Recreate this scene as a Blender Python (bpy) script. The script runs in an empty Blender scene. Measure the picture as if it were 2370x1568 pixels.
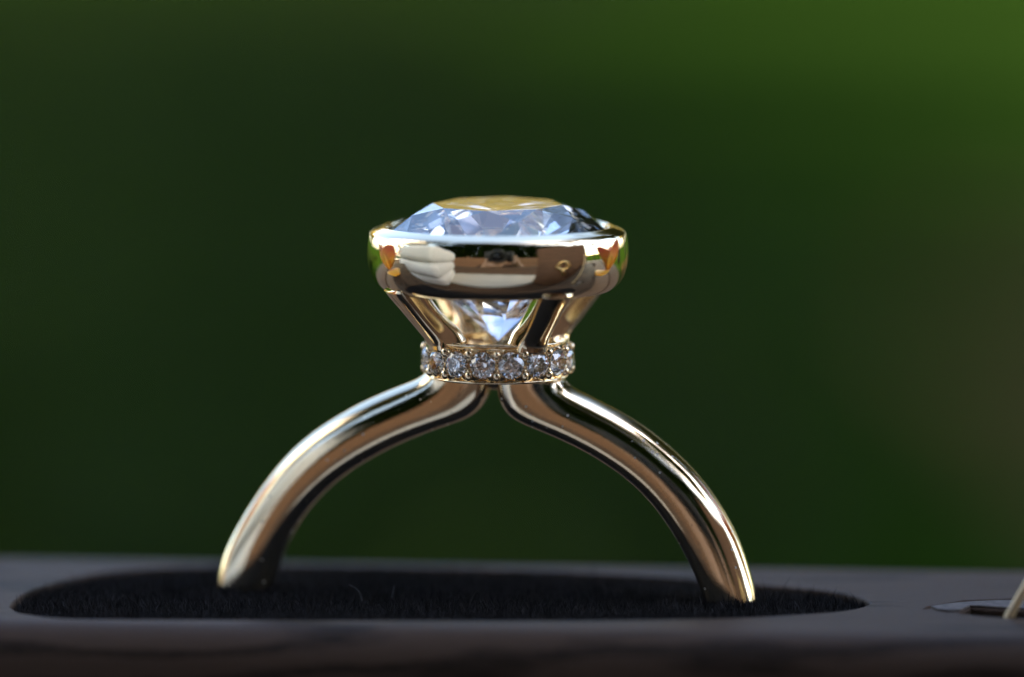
import bpy, bmesh, math, random
import numpy as np
from mathutils import Vector, Matrix

rng = np.random.default_rng(7)
random.seed(7)
R = math.radians
SC = bpy.context.scene
SC.unit_settings.scale_length = 0.01            # one unit is a centimetre
MM = 0.1                                        # lengths of the small things are given in millimetres

# ------------------------------------------------------------------ camera
PITCH = R(6.3)
cam_d = bpy.data.cameras.new("camera")
cam = bpy.data.objects.new("camera", cam_d)
SC.collection.objects.link(cam)
cam.location = Vector((0.53, -200 * math.cos(PITCH), 9.77 + 200 * math.sin(PITCH))) * MM
cam.rotation_euler = (R(90) - PITCH, 0, 0)
cam_d.sensor_width = 36
cam_d.lens = 36 * 200 / (2370 / 62.4)
cam_d.clip_start = 0.2
cam_d.clip_end = 100000
cam_d.dof.use_dof = True
cam_d.dof.focus_distance = (200 - 1.9) * MM
cam_d.dof.aperture_fstop = 0.155
SC.camera = cam

# ------------------------------------------------------------------ sky, sun, exposure
SUN_EL, SUN_AZ = R(50), R(105)                  # azimuth clockwise from +Y
W = bpy.data.worlds.new("World")
SC.world = W
W.use_nodes = True
nt = W.node_tree
bg = nt.nodes["Background"]
sky = nt.nodes.new("ShaderNodeTexSky")
sky.sky_type = 'NISHITA'
sky.sun_disc = False
sky.sun_elevation = SUN_EL
sky.sun_rotation = SUN_AZ
sky.dust_density = 1.0
nt.links.new(sky.outputs[0], bg.inputs[0])
bg.inputs[1].default_value = 0.15
sd = bpy.data.lights.new("sun", 'SUN')
sd.energy = 5.0
sd.angle = R(0.5)
sd.color = (1.0, 0.94, 0.84)
sun = bpy.data.objects.new("sun", sd)
SC.collection.objects.link(sun)
sv = Vector((math.sin(SUN_AZ) * math.cos(SUN_EL), math.cos(SUN_AZ) * math.cos(SUN_EL), math.sin(SUN_EL)))
sun.rotation_euler = sv.to_track_quat('Z', 'Y').to_euler()
SC.view_settings.view_transform = 'Standard'
SC.view_settings.look = 'None'
SC.view_settings.exposure = 2.1
SC.view_settings.gamma = 1.0
cy = SC.cycles
cy.max_bounces = 24
cy.transmission_bounces = 24
cy.glossy_bounces = 10
cy.diffuse_bounces = 3
cy.transparent_max_bounces = 8
cy.caustics_reflective = True
cy.caustics_refractive = True
cy.blur_glossy = 0.0
cy.sample_clamp_indirect = 12.0
cy.use_denoising = True

# ------------------------------------------------------------------ helpers
COL = SC.collection


def tag(o, label=None, cat=None, group=None, kind=None):
    if label: o["label"] = label
    if cat: o["category"] = cat
    if group: o["group"] = group
    if kind: o["kind"] = kind
    return o


def empty(name, loc=(0, 0, 0), rz=0.0):
    o = bpy.data.objects.new(name, None)
    o.empty_display_size = 0.2
    o.location = loc
    o.rotation_euler = (0, 0, rz)
    COL.objects.link(o)
    return o


def mesh_obj(name, verts, faces, mat, parent=None, smooth=True, sharp=None):
    me = bpy.data.meshes.new(name)
    me.from_pydata([tuple(v) for v in verts], [], [tuple(f) for f in faces])
    me.validate()
    bm = bmesh.new()
    bm.from_mesh(me)
    bmesh.ops.recalc_face_normals(bm, faces=bm.faces)
    bm.to_mesh(me)
    bm.free()
    return link_mesh(name, me, mat, parent, smooth, sharp)


def link_mesh(name, me, mat, parent=None, smooth=True, sharp=None):
    me.materials.clear()
    me.materials.append(mat)
    me.polygons.foreach_set("use_smooth", [smooth] * len(me.polygons))
    if sharp:
        me.set_sharp_from_angle(angle=R(sharp))
    o = bpy.data.objects.new(name, me)
    COL.objects.link(o)
    if parent: o.parent = parent
    return o


def fast_mesh(name, V, F, mat, parent=None, smooth=False):
    """V (n,3), F (m,k): one mesh from arrays"""
    me = bpy.data.meshes.new(name)
    n, m, k = len(V), len(F), F.shape[1]
    me.vertices.add(n)
    me.vertices.foreach_set("co", np.asarray(V, np.float32).ravel())
    me.loops.add(m * k)
    me.loops.foreach_set("vertex_index", np.asarray(F, np.int32).ravel())
    me.polygons.add(m)
    me.polygons.foreach_set("loop_start", np.arange(m, dtype=np.int32) * k)
    me.update(calc_edges=True)
    return link_mesh(name, me, mat, parent, smooth)


def loft(rings, closed=True, caps=True):
    """rings: list of equal-length vertex loops"""
    V, F = [], []
    n = len(rings[0])
    for r in rings: V += [tuple(p) for p in r]
    for i in range(len(rings) - 1):
        for j in range(n if closed else n - 1):
            a, b = i * n + j, i * n + (j + 1) % n
            F.append((a, b, b + n, a + n))
    if caps:
        F.append(tuple(range(n))[::-1])
        F.append(tuple(range((len(rings) - 1) * n, len(rings) * n)))
    return V, F


def lathe(profile, n=128, closed=True):
    """profile (r, z) in millimetres, turned about z"""
    V, F = [], []
    m = len(profile)
    for i in range(n):
        a = 2 * math.pi * i / n
        for r, z in profile: V.append((r * MM * math.cos(a), r * MM * math.sin(a), z * MM))
    for i in range(n):
        for j in range(m if closed else m - 1):
            a, b = i * m + j, i * m + (j + 1) % m
            c, d = ((i + 1) % n) * m + (j + 1) % m, ((i + 1) % n) * m + j
            F.append((a, d, c, b))
    return V, F


def catmull(pts, per=8):
    P = [np.array(p, float) for p in pts]
    P = [2 * P[0] - P[1]] + P + [2 * P[-1] - P[-2]]
    out = []
    for i in range(1, len(P) - 2):
        for s in range(per):
            t = s / per
            a, b, c, d = P[i - 1], P[i], P[i + 1], P[i + 2]
            out.append(0.5 * (2 * b + (c - a) * t + (2 * a - 5 * b + 4 * c - d) * t * t + (3 * b - a - 3 * c + d) * t ** 3))
    out.append(P[-2])
    return np.array(out)


def resample(P, n):
    d = np.r_[0, np.cumsum(np.linalg.norm(np.diff(P, axis=0), axis=1))]
    s = np.linspace(0, d[-1], n)
    return np.stack([np.interp(s, d, P[:, k]) for k in range(P.shape[1])], 1)


def box_vf(x0, x1, y0, y1, z0, z1):
    V = [(x, y, z) for z in (z0, z1) for y in (y0, y1) for x in (x0, x1)]
    return V, [(0, 2, 3, 1), (4, 5, 7, 6), (0, 1, 5, 4), (1, 3, 7, 5), (3, 2, 6, 7), (2, 0, 4, 6)]


def board(name, size, mat, parent=None, bevel=0.0, loc=(0, 0, 0), rot=(0, 0, 0)):
    """a box with softened edges, centred on loc"""
    bm = bmesh.new()
    bmesh.ops.create_cube(bm, size=1)
    bmesh.ops.scale(bm, vec=size, verts=bm.verts)
    if bevel:
        bmesh.ops.bevel(bm, geom=list(bm.edges), offset=bevel, segments=3, affect='EDGES', profile=0.5)
    me = bpy.data.meshes.new(name)
    bm.to_mesh(me)
    bm.free()
    o = link_mesh(name, me, mat, parent, True, 40)
    o.location = loc
    o.rotation_euler = rot
    return o


def tube(pts, radii, n=12, caps=True):
    """round tube along pts with a radius per point"""
    P = [Vector(p) for p in pts]
    rings = []
    up = Vector((0, 0, 1))
    t0 = (P[1] - P[0]).normalized()
    u = t0.orthogonal().normalized()
    for i, p in enumerate(P):
        t = (P[min(i + 1, len(P) - 1)] - P[max(i - 1, 0)]).normalized()
        u = (u - t * u.dot(t)).normalized()
        w = t.cross(u)
        rings.append([p + (u * math.cos(2 * math.pi * k / n) + w * math.sin(2 * math.pi * k / n)) * radii[i] for k in range(n)])
    return loft(rings, True, caps)


# ------------------------------------------------------------------ materials
def new_mat(name):
    m = bpy.data.materials.new(name)
    m.use_nodes = True
    n = m.node_tree
    return m, n.nodes, n.links, n.nodes["Principled BSDF"]


def ramp(N, L, src, stops):
    r = N.new("ShaderNodeValToRGB")
    e = r.color_ramp.elements
    while len(e) < len(stops): e.new(0.5)
    for k, (p, c) in enumerate(stops):
        e[k].position = p
        e[k].color = (*c, 1)
    L.new(src, r.inputs[0])
    return r.outputs[0]


def noise(N, L, scale, detail=4, vec=None, rough=0.5, dist=0.0):
    t = N.new("ShaderNodeTexNoise")
    t.inputs["Scale"].default_value = scale
    t.inputs["Detail"].default_value = detail
    t.inputs["Roughness"].default_value = rough
    t.inputs["Distortion"].default_value = dist
    if vec is not None: L.new(vec, t.inputs["Vector"])
    return t.outputs["Fac"]


def obj_vec(N, L, scale=(1, 1, 1), rot=(0, 0, 0)):
    tc = N.new("ShaderNodeTexCoord")
    mp = N.new("ShaderNodeMapping")
    mp.inputs["Scale"].default_value = scale
    mp.inputs["Rotation"].default_value = rot
    L.new(tc.outputs["Object"], mp.inputs["Vector"])
    return mp.outputs[0]


def simple(name, c1, c2=None, scale=5, rough=0.6, spec=0.5, bump=0.0, vec_scale=(1, 1, 1), detail=4):
    m, N, L, B = new_mat(name)
    v = obj_vec(N, L, vec_scale)
    f = noise(N, L, scale, detail, v)
    L.new(ramp(N, L, f, [(0.3, c1), (0.7, c2 or c1)]), B.inputs["Base Color"])
    B.inputs["Roughness"].default_value = rough
    B.inputs["Specular IOR Level"].default_value = spec
    if bump:
        b = N.new("ShaderNodeBump")
        b.inputs["Strength"].default_value = bump
        b.inputs["Distance"].default_value = 0.3 / scale
        L.new(f, b.inputs["Height"])
        L.new(b.outputs[0], B.inputs["Normal"])
    return m


def gold_mat(name="champagne_gold", wear=1.0):
    m, N, L, B = new_mat(name)
    B.inputs["Metallic"].default_value = 1.0
    v = obj_vec(N, L)
    tone = noise(N, L, 3.0, 3, v)
    L.new(ramp(N, L, tone, [(0.3, (0.96, 0.77, 0.51)), (0.7, (0.97, 0.82, 0.58))]), B.inputs["Base Color"])
    # dust specks and hairline wear raise the roughness in tiny spots
    vo = N.new("ShaderNodeTexVoronoi")
    vo.inputs["Scale"].default_value = 26.0
    L.new(v, vo.inputs["Vector"])
    speck = ramp(N, L, vo.outputs["Distance"], [(0.05, (1, 1, 1)), (0.11, (0, 0, 0))])
    patch = ramp(N, L, noise(N, L, 2.2, 3, v), [(0.5, (0, 0, 0)), (0.62, (1, 1, 1))])
    mul = N.new("ShaderNodeMath"); mul.operation = 'MULTIPLY'
    L.new(speck, mul.inputs[0]); L.new(patch, mul.inputs[1])
    rr = N.new("ShaderNodeMapRange")
    rr.inputs["To Min"].default_value = 0.035
    rr.inputs["To Max"].default_value = 0.035 + 0.4 * wear
    L.new(mul.outputs[0], rr.inputs["Value"])
    L.new(rr.outputs[0], B.inputs["Roughness"])
    if wear > 0.5:
        du = N.new("ShaderNodeTexVoronoi")
        du.inputs["Scale"].default_value = 21.0
        L.new(v, du.inputs["Vector"])
        dm = ramp(N, L, du.outputs["Distance"], [(0.08, (0.8, 0.8, 0.8)), (0.14, (0, 0, 0))])
        dp = ramp(N, L, noise(N, L, 3.4, 4, v), [(0.44, (0, 0, 0)), (0.54, (1, 1, 1))])
        dmul = N.new("ShaderNodeMath"); dmul.operation = 'MULTIPLY'
        L.new(dm, dmul.inputs[0]); L.new(dp, dmul.inputs[1])
        df = N.new("ShaderNodeBsdfDiffuse")
        df.inputs["Color"].default_value = (0.55, 0.52, 0.47, 1)
        mxs = N.new("ShaderNodeMixShader")
        hs = noise(N, L, 22.0, 7, obj_vec(N, L, (1, 20, 1), (0.7, 0.2, 0.9)), 0.8)
        hm = ramp(N, L, hs, [(0.62, (0, 0, 0)), (0.74, (0.22, 0.22, 0.22))])
        mxx = N.new("ShaderNodeMath"); mxx.operation = 'MAXIMUM'
        L.new(dmul.outputs[0], mxx.inputs[0]); L.new(hm, mxx.inputs[1])
        L.new(mxx.outputs[0], mxs.inputs[0])
        L.new(B.outputs[0], mxs.inputs[1]); L.new(df.outputs[0], mxs.inputs[2])
        L.new(mxs.outputs[0], N["Material Output"].inputs["Surface"])
    scr = noise(N, L, 16.0, 6, obj_vec(N, L, (1, 14, 1), (0.4, 0.9, 0.3)), 0.75)
    b = N.new("ShaderNodeBump")
    b.inputs["Strength"].default_value = 0.045 * wear
    b.inputs["Distance"].default_value = 0.01
    L.new(scr, b.inputs["Height"])
    L.new(b.outputs[0], B.inputs["Normal"])
    return m


def diamond_mat():
    m = bpy.data.materials.new("diamond")
    m.use_nodes = True
    N, L = m.node_tree.nodes, m.node_tree.links
    N.remove(N["Principled BSDF"])
    out = N["Material Output"]
    g = N.new("ShaderNodeBsdfGlass")
    g.inputs["IOR"].default_value = 2.42
    g.inputs["Roughness"].default_value = 0.0
    tc = N.new("ShaderNodeTexCoord")
    f = noise(N, L, 3.0, 2, tc.outputs["Object"])
    L.new(ramp(N, L, f, [(0.3, (0.985, 0.99, 1.0)), (0.7, (1, 1, 1))]), g.inputs["Color"])
    L.new(g.outputs[0], out.inputs["Surface"])
    return m


def walnut_mat(name="walnut", dark=(0.010, 0.0078, 0.0062), light=(0.066, 0.0455, 0.034), rough=0.5, tilt=0.22):
    m, N, L, B = new_mat(name)
    v = obj_vec(N, L, (0.35, 2.0, 2.0), (0, tilt, 0))
    wv = N.new("ShaderNodeTexWave")
    wv.wave_type = 'BANDS'; wv.bands_direction = 'Z'
    wv.inputs["Scale"].default_value = 1.1
    wv.inputs["Distortion"].default_value = 11.0
    wv.inputs["Detail"].default_value = 4.0
    wv.inputs["Detail Scale"].default_value = 1.4
    L.new(v, wv.inputs["Vector"])
    pore = noise(N, L, 14.0, 5, obj_vec(N, L, (0.6, 6, 6), (0, tilt, 0)), 0.7)
    mx = N.new("ShaderNodeMath"); mx.operation = 'MULTIPLY_ADD'
    L.new(pore, mx.inputs[0]); mx.inputs[1].default_value = 1.1
    L.new(wv.outputs["Fac"], mx.inputs[2])
    col = ramp(N, L, mx.outputs[0], [(0.35, dark), (1.0, light)])
    L.new(col, B.inputs["Base Color"])
    B.inputs["Roughness"].default_value = rough
    B.inputs["Specular IOR Level"].default_value = 0.06
    b = N.new("ShaderNodeBump")
    b.inputs["Strength"].default_value = 0.5
    b.inputs["Distance"].default_value = 0.012
    L.new(pore, b.inputs["Height"])
    L.new(b.outputs[0], B.inputs["Normal"])
    return m


def leaf_mat(name, c1, c2, trans=0.3, scale=0.02):
    m, N, L, B = new_mat(name)
    f = noise(N, L, scale, 5, obj_vec(N, L))
    c = ramp(N, L, f, [(0.3, c1), (0.7, c2)])
    L.new(c, B.inputs["Base Color"])
    B.inputs["Roughness"].default_value = 0.7
    B.inputs["Specular IOR Level"].default_value = 0.08
    t = N.new("ShaderNodeBsdfTranslucent")
    L.new(c, t.inputs["Color"])
    mx = N.new("ShaderNodeMixShader")
    mx.inputs[0].default_value = trans
    L.new(B.outputs[0], mx.inputs[1]); L.new(t.outputs[0], mx.inputs[2])
    L.new(mx.outputs[0], N["Material Output"].inputs["Surface"])
    return m


M_GOLD = gold_mat()
M_GOLD_FINE = gold_mat("champagne_gold_setting", 0.35)
M_DIA = diamond_mat()
M_WALNUT = walnut_mat()
M_LID = walnut_mat("lid_walnut", (0.07, 0.042, 0.028), (0.17, 0.10, 0.068), 0.5, 0.1)
M_FLOCK = simple("black_flock", (0.007, 0.007, 0.009), (0.022, 0.023, 0.028), 30, 0.8, 0.3)
M_LINT = simple("pale_lint", (0.10, 0.11, 0.13), (0.16, 0.17, 0.20), 30, 0.6, 0.3)
M_RAW = simple("raw_brown_fibre", (0.06, 0.038, 0.016), (0.16, 0.105, 0.045), 45, 0.9, 0.2, 0.6, (6, 6, 0.6))
M_CREAM = simple("cream_wood", (0.82, 0.64, 0.37), (0.88, 0.71, 0.45), 6, 0.5)
M_BRASS = simple("brass", (0.80, 0.58, 0.28), (0.85, 0.64, 0.33), 4, 0.3)
M_BRASS.node_tree.nodes["Principled BSDF"].inputs["Metallic"].default_value = 1.0

# ------------------------------------------------------------------ large setting
GZ = -80.0                                      # lawn level
TZ = -4.5                                       # table top level


def lawn_mat():
    m, N, L, B = new_mat("lawn")
    v = obj_vec(N, L)
    a = noise(N, L, 0.012, 5, v)
    b = noise(N, L, 0.25, 4, v, 0.7)
    mx = N.new("ShaderNodeMath"); mx.operation = 'MULTIPLY_ADD'
    L.new(b, mx.inputs[0]); mx.inputs[1].default_value = 0.4; L.new(a, mx.inputs[2])
    L.new(ramp(N, L, mx.outputs[0], [(0.45, (0.0082, 0.0185, 0.0021)), (0.9, (0.0138, 0.0295, 0.0034))]), B.inputs["Base Color"])
    B.inputs["Roughness"].default_value = 0.9
    B.inputs["Specular IOR Level"].default_value = 0.0
    return m


V, F = box_vf(-40000, 40000, -40000, 40000, GZ - 20, GZ)
tag(mesh_obj("lawn", V, F, lawn_mat(), None, False), kind="structure")


def scatter_leaves(name, centers, size, mat, parent=None, flat=0.0, aspect=0.5):
    """many small folded leaves: four vertices each, random turn"""
    n = len(centers)
    c = np.asarray(centers, float)
    d = rng.normal(size=(n, 3)); d[:, 2] *= (1 - flat); d /= np.linalg.norm(d, axis=1)[:, None]
    e = rng.normal(size=(n, 3)); e -= (e * d).sum(1)[:, None] * d; e /= np.linalg.norm(e, axis=1)[:, None]
    s = size * rng.uniform(0.6, 1.25, n)[:, None]
    V = np.empty((n, 4, 3))
    V[:, 0] = c - d * s
    V[:, 1] = c + e * s * aspect
    V[:, 2] = c + d * s
    V[:, 3] = c - e * s * aspect
    F = np.arange(n * 4).reshape(n, 4)
    return fast_mesh(name, V.reshape(-1, 3), F, mat, parent)


def crown_points(n, center, rad, clumps=26, fill=0.42):
    cc = rng.normal(size=(clumps, 3)); cc /= np.linalg.norm(cc, axis=1)[:, None]
    cc *= (rng.uniform(0.25, 1.0, clumps) ** 0.6)[:, None] * 0.8
    k = rng.integers(0, clumps, n)
    p = rng.normal(size=(n, 3)); p /= np.linalg.norm(p, axis=1)[:, None]
    p *= (rng.uniform(0, 1, n) ** 0.4)[:, None] * fill * rng.uniform(0.6, 1.1, clumps)[k][:, None]
    return (cc[k] + p) * np.array(rad) + np.array(center), cc * np.array(rad) + np.array(center)


M_BARK = simple("bark", (0.045, 0.032, 0.022), (0.11, 0.085, 0.06), 0.6, 0.9, 0.2, 0.6, (1, 1, 0.2))
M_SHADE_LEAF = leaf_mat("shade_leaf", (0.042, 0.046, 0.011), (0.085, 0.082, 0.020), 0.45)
M_FAR_LEAF = leaf_mat("far_leaf", (0.40, 0.31, 0.08), (0.58, 0.44, 0.13))  # gold tone chosen for the reflection in the diamond's table
M_DARK_LEAF = leaf_mat("dark_leaf", (0.0115, 0.0245, 0.0013), (0.023, 0.039, 0.0028))  # dark tone for the added hedge and the leaves laid as shade


def tree(x, y, th, rad, n, leaf, mat, label, group, clumps=26):
    t = empty("tree", (x, y, GZ))
    tag(t, label, "tree", group)
    top = th + rad[2] * 0.5
    pts = [(math.sin(k * 1.3) * rad[0] * 0.03, math.cos(k * 1.7) * rad[0] * 0.03, top * k / 6) for k in range(7)]
    V, F = tube(pts, [rad[0] * 0.075 * (1.35 if k == 0 else 1 - k * 0.12) for k in range(7)], 10)
    c, cl = crown_points(n, (0, 0, th + rad[2] * 0.75), rad, clumps)
    base = len(V)
    for q in cl[:9]:
        v, f = tube([(0, 0, th * 0.75), tuple(np.array([0, 0, th]) * 0.5 + q * 0.5 + np.array([0, 0, -rad[2] * 0.08])), tuple(q)],
                    [rad[0] * 0.04, rad[0] * 0.026, rad[0] * 0.01], 7)
        f = [tuple(i + len(V) for i in ff) for ff in f]
        V += v; F += f
    mesh_obj("trunk", V, F, M_BARK, t)
    scatter_leaves("crown", c, leaf, mat, t)
    return t


# unseen trees added to shade the table and darken what the gold mirrors
tree(420, -112, 400, (150, 165, 200), 8000, 13, M_SHADE_LEAF, "unseen leafy tree added to block the sun, standing right of the table, trunk nearest the lid", "added shade trees round the table")
tree(-10, -235, 205, (250, 225, 250), 9500, 13, M_SHADE_LEAF, "leafy shade tree standing straight behind the camera", "added shade trees round the table")
tree(-345, -70, 300, (165, 200, 190), 7000, 13, M_SHADE_LEAF, "unseen leafy tree added to cut the mirrored sky, behind the white wall on the left", "added shade trees round the table")
# unseen trees along the right, added to shade the grass beyond the box
for x, y, l in ((330, 330, "added shade tree on the right, nearest the table of those beyond it"), (350, 680, "added shade tree on the right, second beyond the table"),
                (330, 1040, "added shade tree on the right, third beyond the table"), (250, 1420, "added shade tree on the right, fourth beyond the table"),
                (340, 1850, "added shade tree on the right, last of those beyond the table")):
    tree(x, y, 260, (235, 245, 220), 3800, 16, M_SHADE_LEAF, l, "added shade trees round the table")
# far trees added so the diamond's table mirrors gold
for x, y, s, l in [(-1650, 3300, 1.0, "broad golden tree, added to be mirrored, at the left end of the far row"),
                   (-800, 3500, 1.1, "broad golden tree, added to be mirrored, second from the left in the far row"),
                   (30, 3300, 1.0, "broad golden tree, added to be mirrored, in the middle of the far row"),
                   (850, 3500, 1.1, "broad golden tree, added to be mirrored, second from the right in the far row"),
                   (1700, 3200, 1.2, "broad golden tree, added to be mirrored, at the right end of the far row")]:
    tree(x, y, 150 * s, (640 * s, 560 * s, 420 * s), 7000, 46, M_FAR_LEAF, l, "far row of trees across the lawn", 30)

# unseen hedge added behind the photographer to darken the gold's reflections
n = 15000
P = np.stack([rng.uniform(-260, 330, n), rng.uniform(-215, -150, n), GZ + 215 * rng.random(n) ** 0.8], 1)
P += rng.normal(0, 5, P.shape)
hg = empty("hedge", (0, -180, GZ))
tag(hg, "dark clipped hedge added to darken the reflections, behind the kneeling photographer", "hedge")
hl = scatter_leaves("foliage", P - np.array([0, -180, GZ]), 10, M_DARK_LEAF, hg)
V, F = [], []
for k in range(12):
    v, f = tube([(-240 + 48 * k, 0, 0), (-236 + 48 * k, 5, 90), (-243 + 48 * k, -3, 185)], [4, 3, 1.5], 7)
    F += [tuple(i + len(V) for i in q) for q in f]; V += v
mesh_obj("stem", V, F, M_BARK, hg)

# dark leaves added as shade on the left, and a strip of bare earth
n = 60000
P = np.stack([rng.uniform(-480, 130, n), rng.uniform(420, 3000, n), np.zeros(n)], 1)
P = P[P[:, 0] < 22 - (P[:, 1] - 700) * 0.03 + 15 * np.sin(P[:, 1] * 0.012)]
P[:, 2] = GZ + 14 * rng.random(len(P)) ** 1.2
tag(scatter_leaves("shade_cover", P, 9, M_DARK_LEAF, None, 0.6, 0.6), "dark leaf cover added as shade across the lawn behind the ring", "ground cover", kind="stuff")
M_EARTH = simple("bare_earth", (0.050, 0.034, 0.012), (0.070, 0.049, 0.019), 0.08, 0.9, 0.0, 0.4)
V, F = box_vf(64, 260, 330, 820, GZ - 5, GZ + 0.6)
tag(mesh_obj("earth_path", V, F, M_EARTH, None, False), kind="structure")

# ------------------------------------------------------------------ garden table
M_TABLE = walnut_mat("table_wood", (0.075, 0.045, 0.028), (0.15, 0.095, 0.062), 0.55, 0.0)
tb = empty("garden_table", (0, 0, GZ))
tag(tb, "brown plank garden table carrying the ring box", "table")
PY0, PY1, NP = -27.0, 18.0, 5
pw = (PY1 - PY0) / NP
for k in range(NP):
    board("plank", (120, pw - 0.5, 3), M_TABLE, tb, 0.25, (0, PY0 + pw * (k + 0.5), TZ - GZ - 1.5))
for sx in (-1, 1):
    board("crossbar", (6, PY1 - PY0 - 6, 4), M_TABLE, tb, 0.3, (sx * 46, (PY0 + PY1) / 2, TZ - GZ - 5.05))
    for y in (PY0 + 7, PY1 - 7):
        board("leg", (5, 5, TZ - GZ - 7.1), M_TABLE, tb, 0.3, (sx * 46, y, (TZ - GZ - 7.1) / 2))

# ------------------------------------------------------------------ ring box
bx = empty("ring_box", (0, 0, TZ))
tag(bx, "dark walnut ring box with an oval hollow of black flock and a chipped corner", "ring box")
SLOT = [(-17.79, -3.81), (-17.35, -4.99), (-16.62, -5.68), (-15.92, -6.16), (-14.63, -6.45), (-9.21, -6.65), (-2.35, -6.74), (3.88, -6.65),
        (8.57, -6.16), (10.28, -5.6), (11.71, -5.09), (12.55, -4.6), (13.1, -4.05), (13.45, -3.45), (13.67, -2.71), (13.34, -1.4),
        (12.69, -0.45), (11.9, 0.24), (10.48, 1.1), (8.58, 2.1), (5.65, 3.6), (0.64, 5.2), (-5.03, 6.0), (-9.19, 6.2), (-13.0, 5.7),
        (-15.0, 4.6), (-16.1, 3.1), (-16.9, 1.5), (-17.45, 0.0), (-17.75, -2.0)]
S2 = catmull(SLOT + [SLOT[0]], 5)[:-1]
CRACK = [(15.62, -4.15), (15.79, -3.62), (16.1, -3.25), (16.3, -3.12), (16.51, -2.92), (16.68, -2.75), (16.84, -2.62), (17.05, -2.38), (17.22, -2.22),
         (17.74, -2.12), (18.89, -1.86), (21.5, -1.8), (21.4, -2.5), (18.84, -2.42), (18.2, -2.52), (17.89, -2.46), (17.75, -2.62), (17.55, -2.8),
         (17.26, -2.70), (17.1, -2.95), (16.89, -3.13), (16.6, -3.2), (16.35, -3.45), (16.1, -3.52), (15.95, -3.75), (15.75, -4.0)]
CHIP = [(16.77, -5.22), (17.0, -4.65), (17.14, -4.35), (17.32, -3.9), (17.59, -3.97), (18.1, -4.2), (18.57, -4.4), (19.6, -4.8), (21.4, -5.2),
        (22.2, -6.0), (21.3, -6.6), (19.8, -6.4), (18.29, -6.1), (17.62, -5.75), (17.12, -5.45)]


def slab(name, outlines, z0, z1, bevel, mat, parent):
    """solid plate with holes: outlines in mm, first is the outer one; edges rounded"""
    cu = bpy.data.curves.new(name, 'CURVE')
    cu.dimensions = '2D'
    cu.fill_mode = 'BOTH'
    for ol in outlines:
        sp = cu.splines.new('POLY')
        sp.points.add(len(ol) - 1)
        for p, q in zip(sp.points, ol): p.co = (q[0] * MM, q[1] * MM, 0, 1)
        sp.use_cyclic_u = True
    cu.extrude = (z1 - z0) * MM / 2 - bevel * MM
    cu.bevel_depth = bevel * MM
    cu.bevel_resolution = 3
    cu.offset = -bevel * MM
    tmp = bpy.data.objects.new(name + "_outline", cu)
    COL.objects.link(tmp)
    dg = bpy.context.evaluated_depsgraph_get()
    me = bpy.data.meshes.new_from_object(tmp.evaluated_get(dg))
    bpy.data.objects.remove(tmp)
    bpy.data.curves.remove(cu)
    me.name = name
    me.transform(Matrix.Translation((0, 0, (z0 + z1) / 2 * MM)))
    return link_mesh(name, me, mat, parent, True, 35)


BOXZ = -TZ / MM                                 # foam level above the table top, in mm
TOP = BOXZ + 0.3
ER = 1.5                                        # rounding of the long front edge
rim = [(-75, -3.07 + ER), (75, -16.2 + ER), (76, -3), (76, 5), (75, -0.2), (-75, 13.6), (-76, 8), (-76, 2)]
slab("body", [rim, S2, CRACK, CHIP], 0.0, TOP, 0.12, M_WALNUT, bx)
prof = [(ER + 0.3, TOP)] + [(ER - ER * math.sin(t), TOP - ER + ER * math.cos(t)) for t in np.linspace(0, math.pi / 2, 10)] + [(0, 0.0), (ER + 0.3, 0.0)]
V, F = loft([[(x * MM, (-3.07 - (x + 75) * 13.13 / 150 + d_) * MM, (z - 0.004 * (d_ > ER)) * MM) for d_, z in prof] for x in np.linspace(-75, 75, 31)], True, True)
mesh_obj("front_edge", V, F, M_WALNUT, bx, True, 50)
pad = [tuple(q) for q in S2 * np.array([0.995, 0.985])]
slab("flock_pad", [pad], 20.0, BOXZ, 0.1, M_FLOCK, bx)
slab("recess_floor", [[(15.2, -1.2), (24, -1.2), (24, -8), (15.2, -8)]], 30.0, TOP - 0.62, 0.05, M_RAW, bx)

M_TORN = simple("torn_pale_fibre", (0.075, 0.068, 0.066), (0.15, 0.13, 0.12), 40, 0.8, 0.2, 0.5)
slab("torn_flap", [[(15.85, -3.98), (16.3, -3.58), (16.75, -3.28), (17.3, -2.98), (18.4, -2.66), (21.3, -2.62), (21.3, -5.0), (19.6, -4.66), (18.57, -4.3), (17.95, -4.05),
                    (17.55, -3.86), (17.28, -3.84), (17.08, -4.3), (16.85, -4.75), (16.4, -4.95), (16.0, -4.6)]], TOP - 0.02, TOP + 0.09, 0.04, M_TORN, bx)


def in_poly(P, poly):
    x, y = P[:, 0], P[:, 1]
    c = np.zeros(len(P), bool)
    q = np.asarray(poly)
    for (x0, y0), (x1, y1) in zip(q, np.roll(q, -1, 0)):
        with np.errstate(divide='ignore', invalid='ignore'):
            c ^= ((y0 > y) != (y1 > y)) & (x < (x1 - x0) * (y - y0) / (y1 - y0) + x0)
    return c


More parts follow.
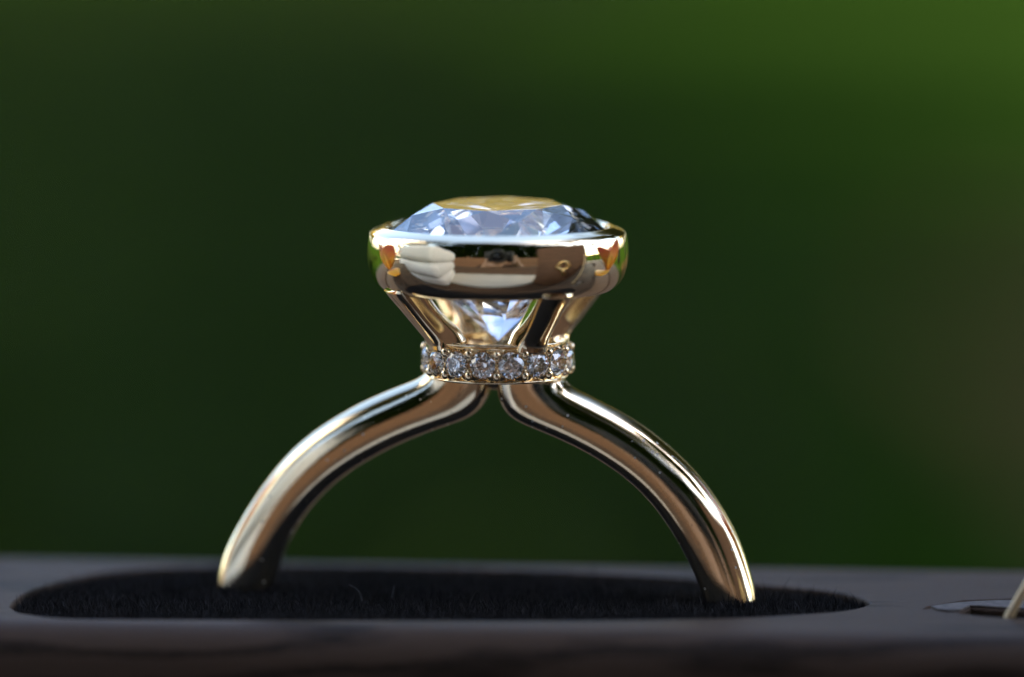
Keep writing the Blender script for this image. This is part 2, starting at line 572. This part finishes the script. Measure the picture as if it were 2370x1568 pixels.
def fibres(n):
    P = np.stack([rng.uniform(-18, 14, n), rng.uniform(-6.9, 6.4, n)], 1)
    P = P[in_poly(P, S2 * np.array([0.992, 0.965]))]
    for fx_, fy_ in ((-9.55, 1.70), (8.70, -1.55)):
        a_ = rng.uniform(0, 2 * math.pi, 1500)
        r_ = rng.uniform(0.95, 1.6, 1500)
        P = np.vstack([P, np.stack([fx_ + r_ * np.cos(a_), fy_ + r_ * np.sin(a_)], 1)])
    n = len(P)
    h = rng.gamma(6.0, 0.036, n) + 0.03
    h[-3000:] *= rng.uniform(1.0, 1.6, 3000)
    tall = rng.random(n) < 0.012
    h[tall] *= rng.uniform(1.4, 2.6, tall.sum())
    w = rng.uniform(0.012, 0.026, n)
    lean = rng.normal(0, 0.24, (n, 2)) * h[:, None]
    curl = rng.normal(0, 0.18, (n, 2)) * h[:, None]
    a = rng.uniform(-0.9, 0.9, n)
    side = np.stack([np.cos(a), np.sin(a)], 1) * w[:, None]
    V = np.empty((n, 5, 3))
    for k, (f, s) in enumerate(((0, 1.0), (0, -1.0), (0.55, 0.75), (0.55, -0.75), (1, 0))):
        V[:, k, :2] = P + lean * f + curl * f * f + side * s
        V[:, k, 2] = BOXZ - 0.03 + h * f
    V *= MM
    base = np.arange(n)[:, None, None] * 5
    T = np.array([[0, 1, 3], [0, 3, 2], [2, 3, 4]])[None]
    return V.reshape(-1, 3), (base + T).reshape(-1, 3)


V, F = fibres(85000)
tag(fast_mesh("flock_fibres", V, F, M_FLOCK, bx), kind="stuff")
for pts in ([(-5.0, -1.6, 0), (-5.05, -1.6, 0.35), (-5.2, -1.62, 0.62), (-5.5, -1.66, 0.80)], [(-4.0, -1.4, 0), (-3.92, -1.4, 0.3), (-3.82, -1.42, 0.72)],
            [(-14.5, -5.0, 0), (-14.55, -5.0, 0.2), (-14.62, -5.0, 0.34)]):
    p = catmull(pts, 5) * MM
    p[:, 2] += BOXZ * MM
    V, F = tube(p, [0.0011] * len(p), 6)
    mesh_obj("stray_fibre", V, F, M_LINT, bx)
# pale slim rod standing in the chipped hollow at the right
d = Vector((0.565, -0.05, 1.03)).normalized()
p0 = Vector((18.42, -6.0, BOXZ + 0.15))
V, F = tube([(p0 + d * s) * MM for s in (0, 0.05, 0.12, 6, 16)], [x * MM for x in (0.08, 0.145, 0.17, 0.17, 0.18)], 14)
for i in range(len(V)): V[i] = (V[i][0], V[i][1], V[i][2] + TZ)
tag(mesh_obj("wooden_pin", V, F, M_CREAM), "slim cream pin leaning out of the chipped hollow at the box's right end", "pin")

# ------------------------------------------------------------------ the ring
rg = empty("engagement_ring", (0, 0, 0), R(-10))
tag(rg, "polished pale gold engagement ring with a bezel set round diamond standing in black flock", "ring")

# shank: outer and inner rails in the ring's own plane (x, z), millimetres
RO = [(2.35, 8.62), (2.42, 8.16), (3.71, 7.56), (5.05, 6.87), (6.29, 5.98), (7.46, 4.90), (8.4, 3.66), (9.12, 2.3), (9.78, 0.25)]
RI = [(0.06, 8.62), (0.02, 8.2), (0.02, 7.75), (0.19, 7.23), (0.56, 6.84), (1.36, 6.5), (2.31, 6.13), (3.48, 5.58), (4.66, 4.85), (5.6, 4.03), (6.35, 3.11), (6.95, 2.15), (7.49, 1.08), (7.84, 0.14)]
LO = [(-2.5, 8.75), (-2.62, 8.36), (-3.76, 7.9), (-5.1, 7.30), (-6.33, 6.59), (-7.4, 5.80), (-8.35, 4.83), (-9.2, 3.67), (-9.84, 2.62), (-10.32, 1.7), (-10.6, 0.84), (-10.75, -0.02)]
LI = [(-0.26, 8.75), (-0.24, 8.3), (-0.25, 7.8), (-0.42, 7.4), (-0.78, 6.97), (-1.25, 6.72), (-2.1, 6.42), (-3.29, 5.95), (-4.48, 5.36), (-5.67, 4.62), (-6.63, 3.80), (-7.4, 2.91), (-7.97, 1.95), (-8.36, 1.0), (-8.64, 0.04)]


def arc(r0, r1, a0, a1, n):
    return np.array([(-0.42 + (r0 + (r1 - r0) * t) * math.cos(R(a0 + (a1 - a0) * t)), -2.0 + (r0 + (r1 - r0) * t) * math.sin(R(a0 + (a1 - a0) * t)))
                     for t in np.linspace(0, 1, n)])


NA, NB = 150, 140
left_o, left_i = resample(catmull(LO, 10), NA), resample(catmull(LI, 10), NA)
right_o, right_i = resample(catmull(RO, 10)[::-1], NA), resample(catmull(RI, 10)[::-1], NA)
bot_o, bot_i = arc(10.5, 10.44, 170.5, 371.0, NB), arc(8.48, 8.54, 168.5, 373.0, NB)
rail_o = np.vstack([left_o, bot_o, right_o])
rail_i = np.vstack([left_i, bot_i, right_i])


def smooth(P, it):
    P = P.copy()
    for _ in range(it):
        Q = P.copy()
        Q[1:-1] = 0.25 * P[:-2] + 0.5 * P[1:-1] + 0.25 * P[2:]
        P = Q
    return P


rail_o, rail_i = smooth(rail_o, 60), smooth(rail_i, 34)
rings = []
NS = 56
for i in range(len(rail_o)):
    o, n_ = rail_o[i], rail_i[i]
    mid, half = (o + n_) / 2, (o - n_) / 2
    hh = np.linalg.norm(half)
    dep = 1.02
    ring = []
    for k in range(NS):
        a = 2 * math.pi * k / NS
        ca, sa = math.cos(a), math.sin(a)
        e = 2.0 / 2.6
        u = math.copysign(abs(ca) ** e, ca)
        v = math.copysign(abs(sa) ** e, sa)
        u -= 0.22 * (1 - u * u)
        p = mid + half * u
        ring.append((p[0] * MM, v * dep * MM, p[1] * MM))
    rings.append(ring)
V, F = loft(rings, True, True)
mesh_obj("shank", V, F, M_GOLD, rg)

# bezel cup: turned profile
BEZ_WALL = catmull([(4.20, 11.60), (4.31, 11.655), (4.44, 11.77), (4.565, 11.93), (4.675, 12.14), (4.765, 12.40), (4.82, 12.67), (4.845, 12.95), (4.838, 13.22), (4.812, 13.44), (4.785, 13.58)], 4)
BEZ = [(4.00, 11.66), (4.10, 11.60)] + [tuple(q) for q in BEZ_WALL] + [(4.768, 13.65), (4.745, 13.715), (4.71, 13.765), (4.655, 13.805), (4.58, 13.85), (4.45, 13.89), (4.33, 13.94), (4.26, 13.965), (4.21, 13.965), (4.17, 13.94), (4.15, 13.84),
       (4.16, 13.74), (4.215, 13.71), (4.215, 13.55), (4.12, 13.40), (3.95, 13.0), (3.92, 12.3), (3.94, 11.85)]
V, F = lathe(BEZ, 160)
mesh_obj("bezel", V, F, M_GOLD_FINE, rg)


def brilliant(Rg, rt, z_table, z_gird, girdle, pav, low=0.22, spin=0.0):
    """round brilliant: table, kites, stars, upper and lower halves, pavilion mains; mm about z"""
    tc = (z_table - z_gird) / (Rg - rt)
    V, F = [], []

    def add(r, a, z):
        V.append((r * MM * math.cos(a + spin), r * MM * math.sin(a + spin), z * MM))
        return len(V) - 1
    q = math.pi / 8
    T = [add(rt, 2 * q * k, z_table) for k in range(8)]
    rs = rt + 0.46 * (Rg - rt)
    Sx = [add(rs, 2 * q * k + q, z_table - tc * (rs * math.cos(q) - rt)) for k in range(8)]
    G = [add(Rg, q * j, z_gird) for j in range(16)]
    H = [add(Rg, q * j, z_gird - girdle) for j in range(16)]
    zc = z_gird - girdle - pav
    tp = pav / Rg
    rl = low * Rg
    Lw = [add(rl, 2 * q * k + q, zc + tp * rl * math.cos(q)) for k in range(8)]
    C_ = add(0, 0, zc)
    F.append(tuple(T))
    for k in range(8):
        F.append((T[k], Sx[k - 1], G[2 * k], Sx[k]))
        F.append((T[k], Sx[k], T[(k + 1) % 8]))
        F.append((Sx[k], G[2 * k], G[2 * k + 1]))
        F.append((Sx[k], G[2 * k + 1], G[(2 * k + 2) % 16]))
        F.append((C_, Lw[k - 1], H[2 * k], Lw[k]))
        F.append((Lw[k], H[2 * k], H[2 * k + 1]))
        F.append((Lw[k], H[2 * k + 1], H[(2 * k + 2) % 16]))
    for j in range(16): F.append((G[j], G[(j + 1) % 16], H[(j + 1) % 16], H[j]))
    return V, F


V, F = brilliant(4.2, 2.43, 14.78 - 13.7, 13.74 - 13.7, 0.14, 3.92, 0.24, R(1))
big = mesh_obj("centre_diamond", V, F, M_DIA, rg, False)
big.location = (0, 0, 13.7 * MM)
big.rotation_euler = (R(1.2), 0, 0)

# four flat bars from the bezel down to the collar; angles measured from the viewer's side
RZ = R(10)


def bar(phi):
    a = R(-90 + phi) + RZ
    er, et = Vector((math.cos(a), math.sin(a), 0)), Vector((-math.sin(a), math.cos(a), 0))
    prof = [(4.28, 11.90, 1.30, 0.60), (4.06, 11.62, 1.24, 0.58), (3.72, 11.22, 1.16, 0.54), (3.36, 10.80, 1.10, 0.52), (3.0, 10.40, 1.08, 0.52), (2.72, 10.10, 1.10, 0.54),
            (2.52, 9.84, 1.18, 0.62), (2.42, 9.55, 1.3, 0.70)]
    P = catmull([p[:2] for p in prof], 4)
    Q = catmull([p[2:] for p in prof], 4)
    rings = []
    for i in range(len(P)):
        t = P[min(i + 1, len(P) - 1)] - P[max(i - 1, 0)]
        t = t / np.linalg.norm(t)
        nr = np.array([-t[1], t[0]])
        if nr[0] < 0: nr = -nr
        w, th = Q[i] / 2
        ring = []
        for k in range(28):
            b = 2 * math.pi * k / 28
            e = 2 / 4.5
            u = math.copysign(abs(math.cos(b)) ** e, math.cos(b)) * w
            v = math.copysign(abs(math.sin(b)) ** e, math.sin(b)) * th
            v = v + 0.05 * (1 - (u / w) ** 2) if v > 0 else v * 2.6 - 0.02
            ring.append((er * (P[i][0] + nr[0] * v) + et * u + Vector((0, 0, P[i][1] + nr[1] * v))) * MM)
        rings.append(ring)
    return loft(rings, True, True)


for phi in (-60, 30, 120, 210):
    V, F = bar(phi)
    mesh_obj("basket_bar", V, F, M_GOLD_FINE, rg)

# collar set with sixteen small diamonds
NST, ZC, HH, RC = 16, 9.06, 0.70, 2.74
A0 = R(-90 - 11.8) + RZ
stone_a = [A0 + 2 * math.pi * k / NST for k in range(NST)]


def collar():
    nz, na = 26, 16 * 26
    V, F = [], []
    prof_in = [(1.95, 9.62), (1.88, 9.2), (1.88, 8.9), (1.95, 8.5)]
    for i in range(na):
        a = A0 + 2 * math.pi * i / na
        t = ((i / na * NST + 0.5) % 1.0) - 0.5
        dx = t * 2 * math.pi * 2.72 / NST
        col = []
        for j in range(nz + 1):
            z = -HH + 2 * HH * j / nz
            q = abs(z) / HH
            r = RC + 0.03 * (1 - q * q) - 0.26 * max(0, (q - 0.45) / 0.55) ** 1.5 - 0.05 * (q > 0.999)
            d = math.hypot(dx, z * 1.02)
            c = min(1, max(0, (0.53 - d) / 0.06))
            c = c * c * (3 - 2 * c)
            cut = 0.02 + 0.06 * math.cos(2 * math.pi * t)            # scalloped edge between stones
            r -= c * 0.52 + max(0, cut) * min(1, max(0, (q - 0.5) / 0.2)) * (1 if z < 0 else 0.7)
            col.append((r, ZC + z))
        col += [(2.35, 9.80)] + prof_in + [(2.3, 8.36)]
        for r, z in col: V.append((r * MM * math.cos(a), r * MM * math.sin(a), z * MM))
    m = nz + 1 + 6
    for i in range(na):
        for j in range(m):
            F.append((i * m + j, i * m + (j + 1) % m, ((i + 1) % na) * m + (j + 1) % m, ((i + 1) % na) * m + j))
    return V, F


V, F = collar()
for zr, rr, mr in ((8.40, 2.56, 0.055), (9.74, 2.55, 0.045)):     # fine wire edge below and above the stones
    v, f = lathe([(rr + mr * math.cos(t), zr + mr * math.sin(t)) for t in np.linspace(0, 2 * math.pi, 9)[:-1]], 96)
    F += [tuple(i + len(V) for i in q) for q in f]; V += v
mesh_obj("collar", V, F, M_GOLD_FINE, rg, True, 50)
V, F = loft([[(( -0.12 + 0.42 * w * math.cos(t)) * MM, (0.25 + 0.5 * w * math.sin(t)) * MM, z * MM) for t in np.linspace(0, 2 * math.pi, 25)[:-1]]
             for z, w in ((8.5, 1.0), (8.2, 0.95), (8.0, 0.8), (7.86, 0.45))], True, True)
mesh_obj("bridge", V, F, M_GOLD_FINE, rg)
V, F = brilliant(0.485, 0.275, 0.14, 0.0, 0.02, 0.415, 0.25)
me_small = mesh_obj("small_diamond", V, F, M_DIA, rg, False)
for k, a in enumerate(stone_a):
    o = me_small if k == 0 else me_small.copy()
    if k: COL.objects.link(o)
    X = Vector((math.cos(a), math.sin(a), 0))
    o.parent = rg
    o.matrix_local = Matrix.Translation(X * 2.70 * MM + Vector((0, 0, ZC * MM))) @ X.to_track_quat('Z', 'Y').to_matrix().to_4x4() @ Matrix.Rotation(random.uniform(0, 0.8), 4, 'Z') @ Matrix.Rotation(random.uniform(-.11, .11), 4, 'X')
bm = bmesh.new()
bmesh.ops.create_icosphere(bm, subdivisions=3, radius=1)
me = bpy.data.meshes.new("bead")
bm.to_mesh(me); bm.free()
first = None
for k, a in enumerate(stone_a):
    for s in (-1, 1):
        b = a + math.pi / NST
        if first is None:
            first = o = link_mesh("bead", me, M_GOLD_FINE, rg)
        else:
            o = first.copy(); COL.objects.link(o)
        X = Vector((math.cos(b), math.sin(b), 0))
        o.parent = rg
        o.matrix_local = (Matrix.Translation(X * 2.70 * MM + Vector((0, 0, (ZC + s * 0.40) * MM))) @ X.to_track_quat('Z', 'Y').to_matrix().to_4x4()
                          @ Matrix.Diagonal((0.145 * MM * random.uniform(.9, 1.15), 0.19 * MM, 0.15 * MM, 1)))

# ------------------------------------------------------------------ things round the ring that its gold mirrors
lid = empty("box_lid", (5.6, -3.5, TZ), R(58))
tag(lid, "open walnut box lid with a brass clasp standing right of the ring box", "box lid")
board("panel", (5.6, 1.0, 7.8), M_LID, lid, 0.3, (0, 0, 3.9))
hasp = [(math.sin(t) * 0.52 * (1 + 0.2 * math.cos(3 * t)), 0.62, 4.75 + math.cos(t) * 0.62) for t in np.linspace(0, 2 * math.pi, 30)]
V, F = tube(hasp, [0.2] * len(hasp), 10)
cl_ = mesh_obj("clasp", V, F, M_BRASS, lid)
V, F = tube([(0, 0.6, 4.25), (0.12, 0.68, 3.9), (0.3, 0.66, 3.5), (0.42, 0.62, 3.2)], [0.2, 0.24, 0.26, 0.2], 10)
mesh_obj("hook", V, F, M_BRASS, cl_)

# unseen cream napkin, added as the pale shape mirrored in the bezel
M_LINEN = simple("cream_linen", (0.62, 0.57, 0.49), (0.70, 0.66, 0.58), 8, 0.85, 0.2, 0.15)
rows = []
for i in range(36):
    u = -1 + 2 * i / 35
    ring = []
    for j in range(20):
        v = j / 9.5 - 1 if j < 10 else 1 - (j - 10) / 9.5 - 0.0
        v = -1 + 2 * (j / 9 if j < 10 else (19 - j) / 9)
        x = -1.6 + 8.2 * u
        y = -8.6 + 3.9 * v * (1 - 0.72 * abs(u) ** 2.4)
        z = TZ + 0.08 + 0.10 * math.sin(x * 0.9 + y * 0.4) ** 2 + 0.25 * math.exp(-((v - 0.3) / 0.3) ** 2) + (0.32 if j >= 10 else 0)
        ring.append((x, y, z))
    rows.append(ring)
V, F = loft(rows, True, True)
tag(mesh_obj("napkin", V, F, M_LINEN), "folded cream napkin added for its pale reflection, on the table before the ring box", "napkin")


# unseen stack of white towels, added as the bright shape the bezel mirrors
M_TOWEL = simple("white_towel", (0.90, 0.89, 0.87), (0.94, 0.93, 0.92), 9, 0.95, 0.1, 0.5)
for k, w in enumerate(("lowest", "middle", "topmost")):
    o = board("folded_towel", (9.5, 8.0, 2.55), M_TOWEL, None, 0.75, (-10.3 + 0.15 * k, -4.6 + 0.1 * k, TZ + 1.3 + 2.6 * k), (0, 0, R(-28 + 2 * k)))
    tag(o, "folded white towel added for its reflection, on the table left of the box, %s of its stack of three" % w, "towel", "stacked white towels")

# plumeria blossoms lying on the box, beyond both sides of the picture
def petal_mat():
    m, N, L, B = new_mat("plumeria_petal")
    tc = N.new("ShaderNodeTexCoord")
    sp = N.new("ShaderNodeSeparateXYZ")
    L.new(tc.outputs["Object"], sp.inputs[0])
    f = noise(N, L, 3.0, 3, tc.outputs["Object"])
    ad = N.new("ShaderNodeMath"); ad.operation = 'MULTIPLY_ADD'
    L.new(f, ad.inputs[0]); ad.inputs[1].default_value = 0.4
    ln = N.new("ShaderNodeMath"); ln.operation = 'MULTIPLY'
    L.new(sp.outputs[2], ln.inputs[0]); ln.inputs[1].default_value = 0.42
    L.new(ln.outputs[0], ad.inputs[2])
    L.new(ramp(N, L, ad.outputs[0], [(0.25, (0.85, 0.36, 0.02)), (0.50, (0.88, 0.60, 0.16)), (0.75, (0.80, 0.26, 0.22)), (1.0, (0.86, 0.62, 0.52))]), B.inputs["Base Color"])
    B.inputs["Roughness"].default_value = 0.5
    B.inputs["Subsurface Weight"].default_value = 0.2
    B.inputs["Subsurface Scale"].default_value = 0.2
    return m


M_PETAL = petal_mat()


def blossom(x, y, rz, label):
    t = empty("plumeria_blossom", (x, y, 0.03), rz)
    t.scale = (1.2, 1.2, 1.2)
    tag(t, label, "flower", "plumeria blossoms on the box")
    rows = []
    for i in range(15):
        u = i / 14
        w = 0.10 + 0.62 * math.sin(math.pi * min(1, u * 0.93 + 0.05)) ** 0.8
        x0, z0 = 0.12 + 0.95 * u + 0.25 * u * u, 0.1 + 1.75 * u - 0.45 * u * u
        ring = []
        for j in range(12):
            b = 2 * math.pi * j / 12
            sx = math.cos(b) * w
            ring.append((x0 + 0.05 * math.sin(b) + 0.28 * sx * sx * -0.6, sx + 0.22 * u, z0 + 0.02 * math.sin(b) + 0.1 * sx))
        rows.append(ring)
    V, F = loft(rows, True, True)
    first = mesh_obj("petal", V, F, M_PETAL, t)
    global PETAL_MESH
    PETAL_MESH = first.data
    for k in range(1, 5):
        o = first.copy(); COL.objects.link(o); o.parent = t
        o.rotation_euler = (0, 0, 2 * math.pi * k / 5)
    V, F = tube([(0, 0, 0.0), (0, 0, 0.1), (0, 0, 0.3)], [0.12, 0.2, 0.22], 12)
    mesh_obj("throat", V, F, M_PETAL, t)


blossom(4.2, 1.7, 0.3, "pink and yellow plumeria blossom on the box right of the ring")
blossom(-4.5, 1.5, 1.75, "pink and yellow plumeria blossom on the box left of the ring")
for x, y, rz, l in ((2.75, 0.55, 0.35, "single fallen plumeria petal lying on the box right of the ring"), (-2.85, 0.35, 2.45, "single fallen plumeria petal lying on the box left of the ring")):
    o = bpy.data.objects.new("fallen_petal", PETAL_MESH)
    COL.objects.link(o)
    o.location = (x, y, 0.12)
    o.rotation_euler = (0, R(52), rz)
    tag(o, l, "petal", "fallen petals on the box")

# unseen white wall on the left, added for the white streak in the gold
M_WHITE = simple("white_paint", (0.72, 0.70, 0.66), (0.80, 0.78, 0.74), 0.2, 0.5, 0.4, 0.1)
fe = empty("panel_wall", (-250.0, 15.0, GZ), R(88))
tag(fe, "white wall of wide boards added for its reflection, left of the table", "wall")
for k in range(5):
    board("wall_board", (250, 3, 60), M_WHITE, fe, 1.0, (0, 0, 36 + k * 65))
for k in (-1, 0, 1):
    board("post", (10, 10, 330), M_WHITE, fe, 1.0, (k * 110, 6.6, 165))

# unseen low fence, added for the copper band mirrored in the shank
M_TIMBER = walnut_mat("fence_timber", (0.17, 0.085, 0.048), (0.36, 0.195, 0.115), 0.8, 0.0)
tf = empty("timber_fence", (35, -138, GZ))
tag(tf, "low red brown timber fence of four boards added for its reflection, behind the kneeling photographer", "fence")
for k in range(4):
    board("fence_board", (640, 2.4, 21.4), M_TIMBER, tf, 0.5, (0, 0, 12 + k * 22))
for k in range(-3, 4):
    board("post", (8, 8, 94), M_TIMBER, tf, 0.6, (k * 103, -5.3, 47))

# palm on the grass to the right
pm = empty("palm_tree", (900, 60, GZ))
tag(pm, "slim palm with a spread of fronds on the grass right of the table", "palm")
pts = [(6 * math.sin(k * 0.5), 0, 34 * k) for k in range(9)]
V, F = tube(pts, [11 - 0.5 * k for k in range(9)], 10)
mesh_obj("trunk", V, F, M_BARK, pm)
for k in range(13):
    a = k * 2.4
    el = random.uniform(-0.2, 1.1)
    L_, F_ = [], []
    n = 12
    for i in range(n + 1):
        u = i / n
        rr = 105 * u
        z = 272 + 95 * u * math.sin(el) - 70 * u * u
        c, s_ = math.cos(a), math.sin(a)
        wv = 20 * math.sin(math.pi * min(1, u + 0.08)) + 1
        for e in (-1, 0, 1):
            L_.append((c * rr - s_ * e * wv, s_ * rr + c * e * wv, z - abs(e) * wv * 0.45))
    for i in range(n):
        for e in range(2):
            q = i * 3 + e
            F_.append((q, q + 1, q + 4, q + 3))
    mesh_obj("frond", L_, F_, M_SHADE_LEAF, pm)

# photographer behind the camera, seen in the gold as a dark shape with two hands
M_SKIN = simple("skin", (0.42, 0.25, 0.17), (0.50, 0.31, 0.22), 0.4, 0.5)
M_SHIRT = simple("dark_brown_shirt", (0.040, 0.022, 0.015), (0.07, 0.04, 0.027), 0.8, 0.85, 0.2)
M_TROUSERS = simple("dark_trousers", (0.02, 0.018, 0.017), (0.035, 0.03, 0.028), 0.8, 0.85, 0.2)
M_HAIR = simple("dark_hair", (0.02, 0.013, 0.009), (0.04, 0.027, 0.018), 2, 0.6)
M_CAMERA = simple("black_camera_body", (0.012, 0.012, 0.013), (0.02, 0.02, 0.02), 6, 0.45, 0.5, 0.1)


def skin_mesh(name, chains, mat, parent, root=0):
    """chains: lists of (key, co, radius); equal keys join"""
    idx, vs, rad, ed = {}, [], [], []
    for ch in chains:
        prev = None
        for key, co, r in ch:
            if key is None or key not in idx:
                vs.append(co); rad.append(r); i = len(vs) - 1
                if key is not None: idx[key] = i
            else: i = idx[key]
            if prev is not None: ed.append((prev, i))
            prev = i
    me = bpy.data.meshes.new(name)
    me.from_pydata(vs, ed, [])
    o = link_mesh(name, me, mat, parent)
    md = o.modifiers.new("skin", 'SKIN')
    md.use_smooth_shade = True
    for i, d_ in enumerate(me.skin_vertices[0].data):
        r = rad[i]
        d_.radius = r if isinstance(r, tuple) else (r, r)
        d_.use_root = (i == root)
    sb = o.modifiers.new("sub", 'SUBSURF'); sb.levels = 2; sb.render_levels = 2
    return o


pr = empty("person", (0, -70, GZ))
tag(pr, "person in a dark brown shirt kneeling behind the camera holding it with both hands", "person")


def P_(x, y, z): return (x, y + 70, z - GZ)


def finger(key, base, knuckle, mid, tip, r):
    return [(key, P_(*base), 1.9), (None, P_(*knuckle), r * 1.1), (None, P_(*mid), r), (None, P_(*tip), r * 0.85)]


chains = [[("pelvis", P_(0, -86, -52), (13, 12)), ("waist", P_(0, -81, -36), (12, 10)), ("chest", P_(0, -72, -20), (14, 11)), ("neckb", P_(0, -65, -8), (7, 6)),
           ("neck", P_(0, -60, -2), 5.2), ("jaw", P_(0, -54, 1.5), (6.2, 6.5)), ("head", P_(0, -55, 9), (7.6, 8.8)), ("crown", P_(0, -56, 16), (5.5, 6.5))]]
for s, el, wr, palm, tip in ((1, (25, -50, -26), (12.0, -40, -3), (8.6, -36.5, 3), None), (-1, (-21, -48, -27), (-7.5, -35, -8), (-3.6, -30.5, -3.2), None)):
    k = "r" if s > 0 else "l"
    chains.append([("chest", None, 0), ("sh" + k, P_(s * 18, -69, -13), 6.2), ("ua" + k, P_(*(np.array((s * 18, -69, -13)) * .5 + np.array(el) * .5)), 5.2), ("el" + k, P_(*el), 4.3),
                   ("fa" + k, P_(*(np.array(el) * .6 + np.array(wr) * .4)), 4.1), ("wr" + k, P_(*wr), 2.9), ("pm" + k, P_(*palm), 3.2)])
    chains.append([("pelvis", None, 0), ("hip" + k, P_(s * 10, -82, -56), 9), ("kn" + k, P_(s * 14, -48, -70), 7), ("sk" + k, P_(s * 13, -66, -73), 5.5), ("an" + k, P_(s * 12, -88, -75), 4), ("ft" + k, P_(s * 12, -98, -75), 3.4)])
for j in range(4):                                               # right fingers over the grip, left ones round the lens
    z = 5.2 - j * 1.9
    chains.append([("pmr", None, 0)] + finger(None, (8.9, -35.0, z * 0.6 + 1.2), (8.6, -32.6, z), (7.0, -31.2, z - 0.2), (5.4 + 0.4 * (j == 3), -31.6, z - 0.4), 0.85 - 0.06 * j)[1:])
    y = -32.0 + j * 1.9
    chains.append([("pml", None, 0)] + finger(None, (-1, -30, -3), (-0.2, y, -2.6), (3.0 - 0.3 * j, y + 0.2, -1.6), (4.3 - 0.4 * j, y + 0.3, 0.8), 0.85 - 0.06 * j)[1:])
chains.append([("pmr", None, 0), (None, P_(7.5, -39.2, 3.6), 1.1), (None, P_(5.6, -40.4, 4.6), 0.9)])
chains.append([("pml", None, 0), (None, P_(-4.8, -29.0, -0.4), 1.1), (None, P_(-4.6, -28.2, 2.4), 0.9)])
fix = {}
for ch in chains:
    for key, co, r in ch:
        if co is not None and key: fix.setdefault(key, (co, r))
chains = [[(key, co if co is not None else fix[key][0], r if co is not None else fix[key][1]) for key, co, r in ch] for ch in chains]
skin_mesh("body", chains, M_SKIN, pr)
sh = [[("pelvis", P_(0, -86, -50), (14.5, 13.5)), ("waist", P_(0, -81, -36), (13.5, 11.5)), ("chest", P_(0, -72, -20), (16, 12.5)), ("neckb", P_(0, -66.5, -10), (8, 7))]]
tr = [[("pelvis", P_(0, -86, -55), (14.5, 13))]]
for s, el in ((1, (25, -50, -26)), (-1, (-21, -48, -27))):
    k = "r" if s > 0 else "l"
    sh.append([("chest", P_(0, -72, -20), (16, 12.5)), ("sh" + k, P_(s * 18, -69, -13), 7.4), ("ua" + k, P_(*(np.array((s * 18, -69, -13)) * .5 + np.array(el) * .5)), 6.4), ("el" + k, P_(*(np.array(el) + (0, 0, 1))), 5.4)])
    tr.append([("pelvis", P_(0, -86, -55), (14.5, 13)), ("hip" + k, P_(s * 10, -82, -57), 10), ("kn" + k, P_(s * 14, -48, -70.5), 8), ("sk" + k, P_(s * 13, -66, -73.5), 6.4), ("an" + k, P_(s * 12, -86, -75), 5)])
skin_mesh("shirt", sh, M_SHIRT, pr)
skin_mesh("trousers", tr, M_TROUSERS, pr)
skin_mesh("hair", [[("a", P_(0, -59.5, 6), (7.6, 6)), ("b", P_(0, -58, 12), (8.4, 8.2)), ("c", P_(0, -55, 17.5), (6.5, 7.5))]], M_HAIR, pr)
V, F = tube([P_(0, -46.6, 9), P_(0, -45.2, 6.6), P_(0, -45.6, 5.6)], [0.7, 1.3, 1.0], 10)
mesh_obj("nose", V, F, M_SKIN, pr)

cm = empty("photo_camera", (0, 0, 0))
cm.location = cam.location
cm.rotation_euler = (-PITCH, 0, 0)
tag(cm, "black camera with a long macro lens pointed at the ring", "camera")
prof = [(2.2, -0.75), (2.9, -0.62), (3.15, -0.75), (3.2, -1.4), (3.05, -1.6), (3.05, -4.0), (3.3, -4.2), (3.3, -7.0), (3.1, -7.2), (3.1, -9.5), (3.4, -9.7), (3.4, -11.5), (2.9, -11.6)]
V, F = lathe([(r / MM, z / MM) for r, z in prof] + [(22, -116)], 48)
V = [(x, z, y) for x, y, z in V]
mesh_obj("lens_barrel", V, F, M_CAMERA, cm, True, 40)
M_GLASS = simple("dark_lens_glass", (0.004, 0.004, 0.008), (0.006, 0.005, 0.010), 1, 0.05, 0.6)
V, F = lathe([(0.01, -11.5), (10, -12), (18, -14), (22.5, -17), (22.5, -25), (0.01, -25)], 48)
V = [(x, z, y) for x, y, z in V]
mesh_obj("front_glass", V, F, M_GLASS, cm)
board("camera_body", (13.5, 6, 8.6), M_CAMERA, cm, 0.8, (0.4, -14.6, 0.0))
board("grip", (3.2, 4.5, 8.2), M_CAMERA, cm, 1.2, (5.9, -11.2, -0.2))
board("viewfinder", (5.2, 5.6, 3.2), M_CAMERA, cm, 0.9, (0, -14.4, 5.6))
